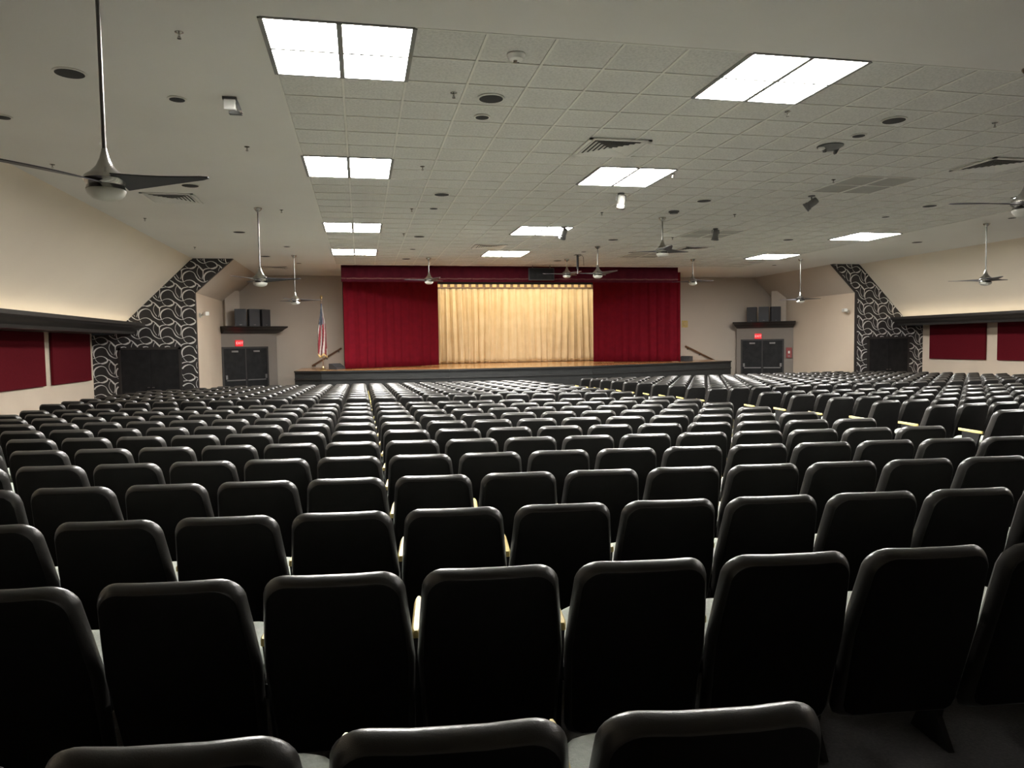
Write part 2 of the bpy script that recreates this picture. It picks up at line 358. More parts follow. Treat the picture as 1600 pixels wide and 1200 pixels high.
# ------------------------------------------------------------------ acoustic panels, corner doors, things by the stage
def acoustic(S, ya, yb, z0, z1, label):
    s = S['s']; x = S['low']
    t = thing('acoustic_panel', label, 'wall panel', (x, (ya+yb)/2, Z(z0)), group='red acoustic panels on the side walls')
    h, L = z1-z0, abs(yb-ya)/2
    MB().box(min(s*.02, s*.08), max(s*.02, s*.08), -L, L, 0, h).build('fabric_face', 'red_panel', t, bevel=.012)
    MB().box(min(s*.003, s*.02), max(s*.003, s*.02), -L+.1, L-.1, .1, h-.1).build('backing', 'trim_black', t)
acoustic(XL, 16.4, 19.25, -.85, .44, 'dark red fabric panel on the left wall, cut by the photo edge')
acoustic(XL, 19.68, 22.25, -.85, .44, 'dark red fabric panel on the left wall beside the patterned paper')
acoustic(XR, 19.85, 22.2, -.75, .44, 'dark red fabric panel on the right wall beside the patterned paper')
acoustic(XR, 16.6, 19.4, -.75, .44, 'dark red fabric panel on the right wall, cut by the photo edge')

def text_mesh(body, size, depth):
    c = bpy.data.curves.new('text', 'FONT'); c.body = body; c.size = size; c.extrude = depth; c.align_x = 'CENTER'; c.align_y = 'CENTER'
    o = bpy.data.objects.new('text', c); COL.objects.link(o)
    me = bpy.data.meshes.new_from_object(o.evaluated_get(bpy.context.evaluated_depsgraph_get()))
    bpy.data.objects.remove(o, do_unlink=True); return me
exit_me = None
def corner(P0, P1, nm, dn):        # slanted corner bay with double doors, ledge and speakers; P0 at the side wall, P1 at the front wall
    global exit_me
    s = 1 if nm == 'left' else -1
    a, b = (P0, P1) if s > 0 else (P1, P0)        # left to right as seen
    L = math.dist(a, b); ang = math.atan2(b[1]-a[1], b[0]-a[0]); fz = floor_z((a[1]+b[1])/2)
    def E(name, label=None, cat=None, x=0., y=0., z=0.):  # local frame: x along the face, -y towards the hall
        o = bpy.data.objects.new(name, None); COL.objects.link(o)
        o.location = (a[0]+x*math.cos(ang)-y*math.sin(ang), a[1]+x*math.sin(ang)+y*math.cos(ang), z); o.rotation_euler.z = ang; o.empty_display_size = .1
        return tag(o, label, cat)
    bay = struct(E('wall_corner_'+nm))
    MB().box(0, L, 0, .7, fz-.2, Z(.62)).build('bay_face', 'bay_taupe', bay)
    zt = Z(.74)
    prof = [(.12, .0), (.60, .0), (.62, -.03), (.57, -.06), (.46, -.10), (.34, -.17), (.14, -.23), (.0, -.25)]
    lm = MB(); prev = None
    def ring(o, dz): # a plan ring grown by o on the open end
        e0, e1 = (-.02+o*.12, -.04+o*.30) if s > 0 else (-.04+o*.30, -.02+o*.12)
        return [(-e0, -o, zt+dz), (L+e1, -o, zt+dz), (L+e1, .9, zt+dz), (-e0, .9, zt+dz)]
    rr = [ring(o, dz) for o, dz in prof[1:]]
    vs = [p for r in rr for p in r]; n = len(rr)
    lm.add(vs, [(0, 1, 2, 3), tuple(4*(n-1)+k for k in (3, 2, 1, 0))] + [(4*i+k, 4*i+(k+1) % 4, 4*i+4+(k+1) % 4, 4*i+4+k) for i in range(n-1) for k in range(4)])
    tr = struct(E('trim_%d' % dn)); lm.build('crown_ledge', 'trim_black', tr)
    # pilaster above the ledge
    c0 = .15*L if s > 0 else .62*L
    pw = struct(E('wall_pilaster_'+nm)); MB().box(c0, c0+.26*L, .30, .9, zt, Z(2.0)).build('pilaster', 'back_wall', pw)
    # doors
    w0 = .03 if s > 0 else L-2.0; ww = 1.62
    dr = struct(E('door_%d' % dn, x=w0+ww/2, z=fz)); h = Z(.0)-fz
    MB().box(-ww/2-.03, -ww/2+.03, -.03, .0, 0, h+.03).box(ww/2-.03, ww/2+.03, -.03, .0, 0, h+.03).box(-ww/2-.03, ww/2+.03, -.03, .0, h-.03, h+.03).build('door_frame', 'trim_black', dr)
    for q in (-1, 1):
        lf = MB().box(min(q*.004, q*(ww/2-.03)), max(q*.004, q*(ww/2-.03)), -.02, 0, .01, h-.03).build('door_leaf', 'door_black', dr, bevel=.004)
        MB().box(min(q*.05, q*(ww/2-.1)), max(q*.05, q*(ww/2-.1)), -.065, -.035, .92, .955).build('push_bar', 'metal_grey', lf)
        MB().box(min(q*(ww/2-.13), q*(ww/2-.06)), max(q*(ww/2-.13), q*(ww/2-.06)), -.07, -.02, .98, 1.12).build('latch', 'metal_grey', lf)
        MB().box(min(q*.28, q*.5), max(q*.28, q*.5), -.06, -.02, h-.16, h-.1).build('door_closer', 'metal_grey', lf)
    MB().box(-.02, .02, -.028, -.0205, .01, h-.03).build('centre_post', 'trim_black', dr)
    # exit sign
    sx = w0+ww*(.36 if s > 0 else .40)
    es = E('exit_sign', 'small glowing red exit sign above the %s corner doors' % nm, 'sign', x=sx, y=-.005, z=Z(.155))
    MB().box(-.13, .13, -.06, 0, -.105, .105).build('housing', 'exit_red', es, bevel=.008)
    if exit_me is None: exit_me = text_mesh('EXIT', .125, .004); exit_me.materials.append(MATS['exit_letter'])
    tx = link('lettering', exit_me, es, (0, -.064, 0)); tx.rotation_euler = (PI/2, 0, 0)
    # speakers on the ledge
    c = L*(.52 if s > 0 else .48)
    for k, (dx, rot) in enumerate(((-.42, .32), (0, 0), (.42, -.32))):
        wd = ('left', 'middle', 'right')[k]
        sp = E('loudspeaker', 'black loudspeaker, %s of the three on the %s corner ledge' % (wd, nm), 'speaker', x=c+dx, y=-.20+.07*abs(k-1), z=zt)
        sp.rotation_euler.z = ang-rot; sp['group'] = 'loudspeakers on the corner ledges'
        MB().prism([(-.195, -.16, 0), (.195, -.16, 0), (.13, .14, 0), (-.13, .14, 0)], (0, 0, 0), (0, 0, .60)).build('cabinet', 'speaker_black', sp, bevel=.012)
        MB().box(-.175, .175, -.168, -.158, .03, .57).build('grille', 'speaker_black', sp, bevel=.004)
        MB().box(-.035, .035, -.172, -.167, .04, .06).build('badge', 'metal_grey', sp)
    return E
corner((-4.68, 26.4), (-2.98, 27.5), 'left', 3)
ER = corner((17.15, 26.45), (15.25, 27.55), 'right', 4)
al = ER('fire_alarm_box', 'dark red wall box right of the right corner doors', 'alarm', x=2.03, y=-.0, z=Z(-.74))
MB().box(-.11, .11, -.10, 0, 0, .42).build('case', 'alarm_red', al, bevel=.01)
MB().box(-.035, .035, -.108, -.099, .18, .28).build('window', 'white_plastic', al, bevel=.003)
MB().box(-.03, .03, -.108, -.099, .05, .10).build('handle', 'metal_grey', al)
for S, y, nm in ((XL, 23.1, 'left'), (XR, 23.1, 'right')):
    s = S['s']
    t = thing('wall_camera', 'small white wall fitting on the %s wall past the patterned paper' % nm, 'camera', (S['edge'], y, Z(.98)))
    t.scale = (1.6, 1.6, 1.6)
    MB().lathe([(.045, 0), (.045, .03)], 14, axis='y').build('base', 'white_plastic', t).rotation_euler.z = -s*PI/2
    MB().tube([(s*.03, 0, 0), (s*.09, -.03, .01)], .016).build('arm', 'white_plastic', t)
    MB().box(-.035, .035, -.13, .09, -.03, .04).build('body', 'white_plastic', t, bevel=.01, loc=(s*.12, -.04, .02), rz=s*.4)
pl = thing('wall_plaque', 'small square golden plaque on the wall right of the red curtain', 'plaque', (13.06, YB, Z(.56)))
MB().box(-.13, .13, -.02, 0, 0, .28).build('board', 'plaque', pl, bevel=.004)
MB().lathe([(.07, 0), (.085, .012), (.06, .02)], 16, (0, -.04, .14), 'y').build('emblem', 'brass', pl)
def rail(a, b, label):
    a, b = Vector(a), Vector(b); o = (a+b)/2
    t = thing('handrail', label, 'handrail', (o.x, YB, o.z))
    e = (b-a)/2
    MB().tube([(-e.x, -.09, -e.z), (e.x, -.09, e.z)], .034, 10).build('bar', 'wood_rail', t, smooth=True)
    for k in (-.8, 0, .8):
        MB().tube([(e.x*k, 0, e.z*k-.07), (e.x*k, -.06, e.z*k-.07), (e.x*k, -.09, e.z*k-.02)], .012).lathe([(.03, 0), (.03, .012)], 12, (e.x*k, -.012, e.z*k-.07), 'y').build('bracket', 'metal_grey', t)
rail((-1.78, YB, Z(-.715)), (-.70, YB, Z(-.07)), 'sloping wooden handrail on the wall behind the flag')
rail((13.05, YB, Z(-.20)), (14.35, YB, Z(-.82)), 'sloping wooden handrail on the wall right of the stage')
def wedge(x, y, rz, label):
    t = thing('floor_monitor', label, 'speaker', (x, y, Z(DECK)), rz)
    MB().prism([(-.22, -.17, 0), (-.22, .17, 0), (-.22, .17, .20), (-.22, .04, .20), (-.22, -.17, .07)], (0, 0, 0), (.44, 0, 0)).build('cabinet', 'speaker_black', t, bevel=.008)
    MB().hexa([(-.19, -.16, .083), (.19, -.16, .083), (.19, .03, .201), (-.19, .03, .201), (-.19, -.166, .089), (.19, -.166, .089), (.19, .024, .207), (-.19, .024, .207)]).build('grille', 'hole_black', t)
wedge(-.80, 25.1, .9, 'low black wedge box on stage left of the red curtain')
wedge(12.25, 26.0, -.9, 'low black wedge box on stage right of the red curtain')

# flag
fl = thing('flag', 'furled red white and blue flag on a brass pole on stage', 'flag', (-1.22, 24.45, Z(DECK)))
MB().lathe([(.14, 0), (.14, .015), (.10, .03), (.05, .06), (.03, .10), (.025, .14)], 20).build('base', 'brass', fl, smooth=True)
MB().tube([(0, 0, .1), (0, 0, 2.28)], .014, 10).build('pole', 'wood_rail', fl, smooth=True)
MB().lathe([(.012, 2.27), (.03, 2.29), (.035, 2.31), (.02, 2.33), (.03, 2.36), (.05, 2.39), (.035, 2.42), (.008, 2.45)], 14).build('finial', 'brass', fl, smooth=True)
def cloth(u, v):                    # u around the folds, v down the pole
    w = .035+.19*min(1, v*1.25)**.9
    x = -w*.62+w*1.35*u-.02*v; y = -.03-.05*math.sin(u*2*PI*2.0+.4)*(.3+v)-.02
    return (x+.015*math.sin(9*v+4*u), y, 2.17-1.66*v-.10*abs(math.sin(PI*u*1.5))*v)
def flag_piece(name, mt, fn, u0, u1, v0, v1, nu, nv, par):
    o = MB().grid(lambda a, b: fn(u0+(u1-u0)*a, v0+(v1-v0)*b), nu, nv).build(name, mt, par, smooth=True)
    md = o.modifiers.new('thickness', 'SOLIDIFY'); md.thickness = .012; md.offset = 0
    return o
NU, NV = 36, 60
fm = MB().grid(lambda u, v: cloth(u, v*.96), NU, NV)
def flag_col(u, v):
    if v < .42 and u < .80-.5*max(0, v-.22): return 2
    return 0 if int((u*1.0+.42*v+.05)*5.0) % 2 == 0 else 1
fm.mi = [flag_col((i+.5)/NU, (j+.5)/NV) for j in range(NV) for i in range(NU)]
fo = fm.build('cloth', ['flag_red', 'flag_white', 'flag_blue'], fl, smooth=True)
md = fo.modifiers.new('thickness', 'SOLIDIFY'); md.thickness = .012; md.offset = 0
flag_piece('fringe', 'gold_header', cloth, 0, 1, .96, 1.0, 20, 2, fl)

# ------------------------------------------------------------------ ceiling fittings
def light_fixture(i, j, lit, label):
    t = thing('ceiling_light', label, 'ceiling light', (GX+(i+1)*T, GY+(j+1)*T, CEIL), group='square ceiling light panels')
    m = MB()
    for a in (-1, 0, 1):
        m.box(a*T-(.020 if a else .024), a*T+(.020 if a else .024), -T, T, -.012, .02)
    for a in (-1, 1): m.box(-T, T, a*T-.014, a*T+.014, -.009, .02)
    m.box(-T, T, -.015, .015, -.010, .02)
    m.build('frame', 'fixture_grey' if lit else 'grid', t)
    for a in (-1, 0):
        for b in (-1, 0):
            MB().box(a*T+.02, a*T+T-.02, b*T+.012, b*T+T-.012, -.002, .012).build('diffuser', 'panel_lit' if lit else 'unlit', t)
cn = {0: 'left', 7: 'middle', 14: 'unlit', 21: 'right'}
rn = {0: 'nearest', 7: 'second nearest', 16: 'third nearest', 23: 'farthest'}
for i in LI:
    for j in LJ:
        lit = i != 14
        light_fixture(i, j, lit, '%s ceiling light panel, %s in the %s column' % ('glowing white' if lit else 'dark switched-off', rn[j], cn[i] if lit else 'fourth, dull'))
# fans
BL = .745
rod_cache = {}
fan_parts = {}
def fan_meshes():
    hub = MB().lathe([(.018, .24), (.022, .22), (.035, .17), (.06, .115), (.10, .07), (.135, .045), (.145, .02), (.135, -.005), (.12, -.02), (.125, -.035), (.13, -.05), (.115, -.06)], 28).mesh('fan_hub', 'chrome', smooth=True)
    bowl = MB().lathe([(.128, -.052), (.13, -.06), (.12, -.085), (.095, -.108), (.055, -.122), (.01, -.126)], 28).mesh('fan_bowl', 'bowl_glass', smooth=True)
    can = MB().lathe([(.075, 0), (.075, -.012), (.06, -.035), (.035, -.06), (.018, -.075)], 20).mesh('fan_canopy', 'chrome', smooth=True)
    n = 12; vs = []; fs = []
    for k in range(n+1):
        t = k/n; r = .10+(BL-.10)*t; w = .095*(1-t)**1.25+.036; tw = .26*(1-t)+.06; c = .02*math.sin(PI*t)
        if k == n: w *= .35
        for sgn in (-1, 1):
            for th in (-.004, .004): vs.append((r, sgn*w*math.cos(tw)+c, -sgn*w*math.sin(tw)*.8+.004+th+.018*t))
    for k in range(n):
        b = 4*k
        fs += [(b, b+2, b+6, b+4), (b+1, b+5, b+7, b+3), (b, b+4, b+5, b+1), (b+2, b+3, b+7, b+6)]
    fs += [(0, 1, 3, 2), (4*n, 4*n+2, 4*n+3, 4*n+1)]
    bl = MB().add(vs, fs).mesh('fan_blade', 'blade', smooth=True)
    return hub, bowl, can, bl
HUB, BOWL, CAN, BLD = fan_meshes()
def fan(x, y, drop, rot, label):
    t = thing('ceiling_fan', label, 'ceiling fan', (x, y, CEIL), group='three-blade ceiling fans')
    hz = -drop
    link('canopy', CAN, t)
    MB().tube([(0, 0, -.05), (0, 0, hz+.22)], .015, 12).build('downrod', 'rod_steel', t, smooth=True)
    link('motor_hub', HUB, t, (0, 0, hz)); link('light_bowl', BOWL, t, (0, 0, hz))
    for k in range(3): link('blade', BLD, t, (0, 0, hz), rot+k*2*PI/3)
D = math.radians
for a in [(-1.76, 5.75, 1.41, D(-13), 'largest ceiling fan, at the upper left, on a long rod'),
          (-1.82, 14.4, 1.34, D(-5), 'ceiling fan on a long rod in front of the left corner speakers'),
          (-1.80, 21.65, 1.28, D(10), 'small ceiling fan on a long rod just left of the flag'),
          (2.06, 21.96, .66, D(170), 'ceiling fan in front of the left red curtain'),
          (6.29, 14.46, .70, D(20), 'ceiling fan on a short rod, right of centre, nearest below ceiling'),
          (6.37, 18.97, .74, D(175), 'ceiling fan over the right edge of the gold curtain'),
          (6.36, 21.95, .46, D(50), 'small ceiling fan before the valance beside the projector pole'),
          (10.44, 21.63, .70, D(5), 'small ceiling fan just right of the red curtain'),
          (14.08, 21.34, 1.30, D(0), 'small ceiling fan on a long rod beside the right corner speakers'),
          (14.19, 14.28, 1.30, D(10), 'ceiling fan on a long rod against the right upper wall'),
          (6.46, 6.03, 1.31, D(165), 'ceiling fan cut off by the right edge of the photo')]: fan(*a)
# round ceiling fittings
def disc(name, x, y, r, label, cat, grp):
    t = thing(name, label, cat, (x, y, CEIL), group=grp)
    MB().lathe([(r, .0), (r+.018, -.004), (r+.018, -.010), (r, -.013), (r-.004, -.006)], 24).build('ring', 'grid', t, smooth=True)
    MB().lathe([(r*.55, -.0135), (r-.002, -.0135), (r-.002, -.0155), (r*.3, -.019), (.005, -.02)], 24).build('grille', 'hole_black', t, smooth=True)
bigs = [(-2.61, 7.65), (1.42, 7.71), (6.31, 7.7), (-2.6, 12.52), (1.44, 12.68), (6.31, 12.6), (11.08, 12.5), (-2.61, 17.36), (1.44, 17.61), (6.34, 17.64), (10.97, 17.17), (14.91, 17.25), (-2.6, 21.87), (1.41, 22.17), (6.16, 22.31)]
smalls = [(-3.83, 9.18), (-1.81, 8.26), (1.43, 8.35), (6.32, 8.34), (1.43, 13.99), (11.08, 13.73), (14.09, 13.52), (1.45, 19.96), (-1.81, 19.75), (6.32, 20.07), (-1.82, 23.61), (14.19, 23.05)]
def colname(x):
    return 'far left' if x < -3 else 'left' if x < 0 else 'centre-left' if x < 3 else 'centre' if x < 8 else 'centre-right' if x < 13 else 'right'
for lst, r, nm, adj, cat, grp in ((bigs, .128, 'ceiling_speaker', 'large black round ceiling grille', 'ceiling speaker', 'large round ceiling grilles'), (smalls, .078, 'recessed_downlight', 'small black round ceiling opening', 'downlight', 'small round ceiling openings')):
    cnt = {}
    for x, y in sorted(lst, key=lambda q: q[1]):
        c = colname(x); cnt[c] = cnt.get(c, 0)+1
        disc(nm, x, y, r, '%s, %s from the viewer in the %s column' % (adj, ORD[cnt[c]], c), cat, grp)
sp = [(-1.4, 6.55), (-1.38, 10.06), (1.01, 7.62), (.95, 10.78), (4.85, 7.62), (7.65, 7.61), (-4.17, 11.41), (-4.15, 15.79), (-4.12, 20.09), (1.02, 14.1), (-1.41, 14.54), (4.81, 14.04), (7.65, 13.91), (7.74, 17.17), (1.05, 17.25), (4.83, 10.7), (7.65, 10.7)]
SPR = [MB().lathe([(.045, 0), (.045, -.004), (.02, -.014), (.014, -.016)], 16).mesh('sprinkler_plate', 'chrome', smooth=True),
       MB().lathe([(.011, -.014), (.011, -.045), (.006, -.05)], 10).mesh('sprinkler_stem', 'chrome', smooth=True),
       MB().lathe([(.006, -.062), (.022, -.066), (.022, -.069), (.006, -.07)], 14).tube([(.011, 0, -.042), (.016, 0, -.055), (.004, 0, -.064)], .003).tube([(-.011, 0, -.042), (-.016, 0, -.055), (-.004, 0, -.064)], .003).mesh('sprinkler_deflector', 'chrome')]
cnt = {}
for x, y in sorted(sp, key=lambda q: q[1]):
    c = 'far left' if x < -3 else 'left' if x < 0 else 'centre-left' if x < 3 else 'centre' if x < 6 else 'right'
    cnt[c] = cnt.get(c, 0)+1
    t = thing('sprinkler_head', 'tiny chrome sprinkler head, %s from the viewer in the %s line' % (ORD[cnt[c]], c), 'sprinkler', (x, y, CEIL), group='ceiling sprinklers')
    t.scale = (.78, .78, .78)
    for n_, me in zip(('plate', 'stem', 'deflector'), SPR): link(n_, me, t)
t = thing('smoke_detector', 'white round smoke detector on a near ceiling tile', 'smoke detector', (1.44, 6.54, CEIL))
MB().lathe([(.085, 0), (.085, -.012), (.075, -.02), (.065, -.045), (.04, -.055), (.01, -.057)], 24).build('body', 'white_plastic', t, smooth=True)
MB().lathe([(.018, -.056), (.018, -.064), (.006, -.066)], 12, (-.01, -.01, 0)).build('sensor', 'chrome', t, smooth=True)
MB().box(-.02, .035, .03, .045, -.058, -.050).build('vent_slots', 'hole_black', t)
# vents
def vent(x, y, label):
    t = thing('air_vent', label, 'vent', (x, y, CEIL), group='ceiling air vents')
    h = .42
    m = MB().box(-h, h, -h, -h+.05, -.022, -.004).box(-h, h, h-.05, h, -.022, -.004).box(-h, -h+.05, -h, h, -.022, -.004).box(h-.05, h, -h, h, -.022, -.004)
    m.build('frame', 'white_plastic', t)
    MB().box(-h+.04, h-.04, -h+.04, h-.04, -.006, -.0042).build('opening', 'hole_black', t)
    for k in range(6):
        ro = h-.055-k*.058; ri = ro-.045; vs = []
        for rr, zz in ((ro, -.022), (ro-.006, -.022), (ri, -.008), (ri-.006, -.008)):
            vs += [(-rr, -rr, zz), (rr, -rr, zz), (rr, rr, zz), (-rr, rr, zz)]
        MB().add(vs, [(i0*4+q, i0*4+(q+1) % 4, i1*4+(q+1) % 4, i1*4+q) for i0, i1 in ((0, 1), (1, 3), (3, 2), (2, 0)) for q in range(4)]).build('louver_ring', 'white_plastic', t)
for a in [(3.34, 9.37, 'slatted air vent in the tiles, left of the second middle light'), (-3.12, 13.6, 'slatted air vent behind the largest fan'), (9.5, 9.44, 'slatted air vent near the right edge of the photo'),
          (3.42, 19.25, 'slatted air vent in the tiles above the farthest middle light'), (9.25, 19.1, 'slatted air vent right of the short-rod fan'), (-2.7, 25.0, 'slatted air vent near the left corner speakers')]: vent(*a)
# spot lamps
def par(x, y, body, tilt, rz, label, r=.075):
    t = thing('spot_lamp', label, 'spotlight', (x, y, CEIL), rz, group='ceiling spot lamps')
    MB().lathe([(.06, 0), (.06, -.015), (.02, -.02)], 16).build('mount', 'grey_plastic', t)
    MB().tube([(-r-.012, 0, -.13), (-r-.012, 0, -.04), (-.02, 0, -.018), (.02, 0, -.018), (r+.012, 0, -.04), (r+.012, 0, -.13)], .008).build('yoke', 'grey_plastic', t)
    c = MB().lathe([(.03, -.12), (.055, -.11), (r*.85, -.06), (r*.85, .05), (r, .06), (r, .12), (r-.008, .12), (r-.01, .07)], 20, (0, 0, 0), 'y').build('can', body, t, smooth=True, loc=(0, 0, -.14))
    c.rotation_euler.x = tilt
    rg = MB().lathe([(r+.003, .10), (r+.010, .105), (r+.010, .125), (r+.002, .13)], 20, (0, 0, 0), 'y').build('rim', 'chrome' if body != 'grey_plastic' else 'grey_plastic', c, smooth=True)
for a in [(4.54, 12.21, 'unlit', -1.1, 0, 'pale grey cylinder spot lamp just below the second middle light'), (4.55, 15.92, 'grey_plastic', -.9, .3, 'grey spot lamp overlapping the third middle light'),
          (8.15, 15.7, 'grey_plastic', -1.3, 0, 'dark cylinder spot lamp over the dull far panel'), (8.10, 11.95, 'grey_plastic', -.6, .9, 'dark tilted spot lamp below the nearest dull panel')]: par(*a)
t = thing('bracket_lamp', 'white box lamp in a dark bent bracket on the left ceiling', 'ceiling lamp', (-1.25, 8.13, CEIL))  # box spot lamp held in a bent bracket, modelled unlit
MB().box(-.09, .05, -.03, .03, -.03, 0).build('top_arm', 'grey_plastic', t, bevel=.003)
MB().hexa([(.03, -.03, -.03), (.06, -.03, -.03), (.06, .03, -.03), (.03, .03, -.03), (.075, -.03, -.15), (.10, -.03, -.14), (.10, .03, -.14), (.075, .03, -.15)]).build('side_arm', 'grey_plastic', t)
MB().box(-.03, .10, -.03, .03, -.175, -.145).build('lower_arm', 'grey_plastic', t, bevel=.003)
MB().box(-.075, .045, -.06, .06, -.14, -.035).build('lamp_box', 'white_plastic', t, bevel=.012)
MB().lathe([(.012, -.03), (.014, -.02), (.012, .03)], 10, (.095, -.03, -.16), 'y').build('knob', 'chrome', t)
t = thing('ceiling_bracket', 'dark disc bracket with white fittings on the right ceiling tiles', 'bracket', (6.28, 8.86, CEIL))
MB().lathe([(.17, 0), (.17, -.012), (.10, -.05), (.07, -.055)], 24).build('disc', 'grey_plastic', t, smooth=True)
MB().box(-.10, -.07, -.02, .02, -.09, -.03).build('left_tab', 'grey_plastic', t)
MB().hexa([(.06, -.02, -.10), (.08, -.02, -.11), (.08, .02, -.11), (.06, .02, -.10), (.07, -.02, -.03), (.13, -.02, -.03), (.13, .02, -.03), (.07, .02, -.03)]).build('right_tab', 'grey_plastic', t)
MB().lathe([(.05, -.03), (.045, -.05), (.02, -.062)], 16, (-.13, 0, 0)).build('dome', 'white_plastic', t, smooth=True)
t = thing('ceiling_puck', 'dark two-tier round fitting on the ceiling by the short-rod fan', 'ceiling fitting', (6.22, 13.73, CEIL))
MB().lathe([(.105, 0), (.105, -.022), (.09, -.026)], 20).build('plate', 'grey_plastic', t, smooth=True)
MB().lathe([(.08, -.024), (.08, -.05), (.03, -.056)], 20).build('body', 'grey_plastic', t, smooth=True)
t = thing('projector_pole', 'dark pole and clamp hanging from the ceiling between two small fans', 'pole', (6.36, 20.8, CEIL))
MB().box(-.09, .09, -.09, .09, -.015, 0).build('plate', 'grey_plastic', t)
MB().tube([(0, 0, -.01), (0, 0, -.42)], .035, 10).build('pole', 'hole_black', t, smooth=True)
MB().tube([(0, 0, -.40), (0, 0, -.56)], .016, 8).build('tip', 'metal_grey', t, smooth=True)
MB().tube([(.02, 0, -.06), (.12, -.02, -.02), (.18, 0, -.07), (.19, 0, -.32)], .006, 6).build('cable', 'hole_black', t)
t = thing('display_box', 'dark rectangular box hanging in front of the valance', 'display', (5.99, 23.75, CEIL))
MB().box(-.44, .44, -.05, .05, -.50, -.09).build('case', 'speaker_black', t, bevel=.01)
MB().box(-.41, .41, -.056, -.049, -.47, -.12).build('screen', 'door_black', t)
for q in (-.3, .3): MB().tube([(q, 0, 0), (q, 0, -.10)], .012, 8).build('hanger', 'metal_grey', t)

# ------------------------------------------------------------------ auditorium seats
PITCH_S, TOP = .494, .85
def back_mesh(mb, no, rings, mi=0, mp=1):
    W, H0, RAD = .222, .17, .078; hh = TOP-H0
    pts = []
    def arc(cx, cz, a0, a1, n, r=RAD):
        for k in range(n+1):
            a = a0+(a1-a0)*k/n; pts.append((cx+r*math.cos(a), cz+r*math.sin(a)))
    arc(W-RAD, TOP-RAD, 0, PI/2, no); 
    if no > 3: pts.append((.07, TOP)); pts.append((-.07, TOP))
    arc(-W+RAD, TOP-RAD, PI/2, PI, no)
    if no > 3: pts.append((-W-.011, .66)); pts.append((-W-.0215, .53))
    arc(-W+.03, H0+.04, PI, 1.5*PI, 2, .04); arc(W-.03, H0+.04, 1.5*PI, 2*PI, 2, .04)
    if no > 3: pts.append((W+.0215, .53)); pts.append((W+.011, .66))
    n = len(pts); cx, cz = 0, (TOP+H0)/2; vs = []; fs = []
    for ins, t in rings:
        for x, z in pts:
            f = 1-(ins*.7 if ins < .06 else ins-.018)/.23; fz = 1-ins/(hh/2)
            X, Zz = x*f, cz+(z-cz)*fz
            y = (TOP-Zz)*.30+.030*(X/.23)**2+t-.028*max(0, (.5-Zz)/.2)*0
            vs.append((X, y, Zz))
    nr = len(rings)
    for i in range(nr-1):
        for k in range(n): fs.append((i*n+k, i*n+(k+1) % n, (i+1)*n+(k+1) % n, (i+1)*n+k))
    fs.append(tuple(range(n-1, -1, -1))); fs.append(tuple((nr-1)*n+k for k in range(n)))
    b0 = len(mb.mi); mb.add(vs, fs, mi)
    for i in range(nr-1):                      # the flat rear panel is matt, the rolled rim glossy
        if rings[i][1] < 0 and rings[i+1][0] >= .026:
            for k in range(n): mb.mi[b0+i*n+k] = mp
    mb.mi[b0+(nr-1)*n] = mp
    return mb
hi_r = [(.17, -.036), (.10, -.037), (.05, -.037), (.034, -.0368), (.027, -.035), (.021, -.031), (.011, -.018), (.004, -.005), (.001, .005), (0, .012), (.004, .022), (.014, .030), (.028, .034), (.09, .036), (.17, .036)]
lo_r = [(.10, -.037), (.033, -.037), (.023, -.032), (.005, -.006), (0, .010), (.014, .029), (.10, .036)]
def cushion(mb, seg, mi=0):
    x, y0, y1 = .212, .20, .60
    prof = [(-.04, .0), (-.012, .012), (0, .035), (-.006, .062), (-.03, .080)] if seg else [(-.02, .0), (0, .03), (-.03, .078)]
    pts = []
    for cx, cy, a in ((x-.05, y0+.05, -PI/2), (x-.07, y1-.07, 0), (-x+.07, y1-.07, PI/2), (-x+.05, y0+.05, PI)):
        r = .05 if cy < .3 else .07
        for k in range(4 if seg else 2): 
            aa = a+PI/2*k/(3 if seg else 1); pts.append((cx+r*math.cos(aa), cy+r*math.sin(aa)))
    n = len(pts); cyy = (y0+y1)/2; vs = []; fs = []
    for d, z in prof:
        for px_, py_ in pts: vs.append((px_*(1+d/x), cyy+(py_-cyy)*(1+d/.22), .385+z+(py_-y0)*.10))
    for i in range(len(prof)-1):
        for k in range(n): fs.append((i*n+k, i*n+(k+1) % n, (i+1)*n+(k+1) % n, (i+1)*n+k))
    fs.append(tuple(range(n-1, -1, -1))); fs.append(tuple((len(prof)-1)*n+k for k in range(n)))
    mb.add(vs, fs, mi); return mb
def arm_cap(mb, x, mi=0):
    n = 8; vs = []; fs = []
    sec = [(.145, .008), (.155, .013), (.18, .016), (.40, .016), (.44, .013), (.455, .006)]
    for y, w in sec:
        z = .575+.012*(y/.4)
        vs += [(x-w, y, z), (x+w, y, z), (x+w, y, z+.018), (x+w*.6, y, z+.026), (x-w*.6, y, z+.026), (x-w, y, z+.018)]
    for i in range(len(sec)-1):
        for k in range(6): fs.append((i*6+k, i*6+(k+1) % 6, (i+1)*6+(k+1) % 6, (i+1)*6+k))
    fs += [(5, 4, 3, 2, 1, 0), tuple((len(sec)-1)*6+k for k in range(6))]
    mb.add(vs, fs, mi); return mb
def stand(mb, x, mi=0):
    mb.prism([(x-.012, .22, -.02), (x-.012, .46, -.02), (x-.012, .40, .10), (x-.012, .40, .50), (x-.012, .40, .577), (x-.012, .17, .577), (x-.012, .21, .45), (x-.012, .30, .10)], (0, 0, 0), (.024, 0, 0), mi)
    return mb
def bar(mb, mi=0): return mb.box(-.23, .23, .30, .35, .33, .38, mi).box(-.20, -.17, .22, .34, .33, .42, mi).box(.17, .20, .22, .34, .33, .42, mi)
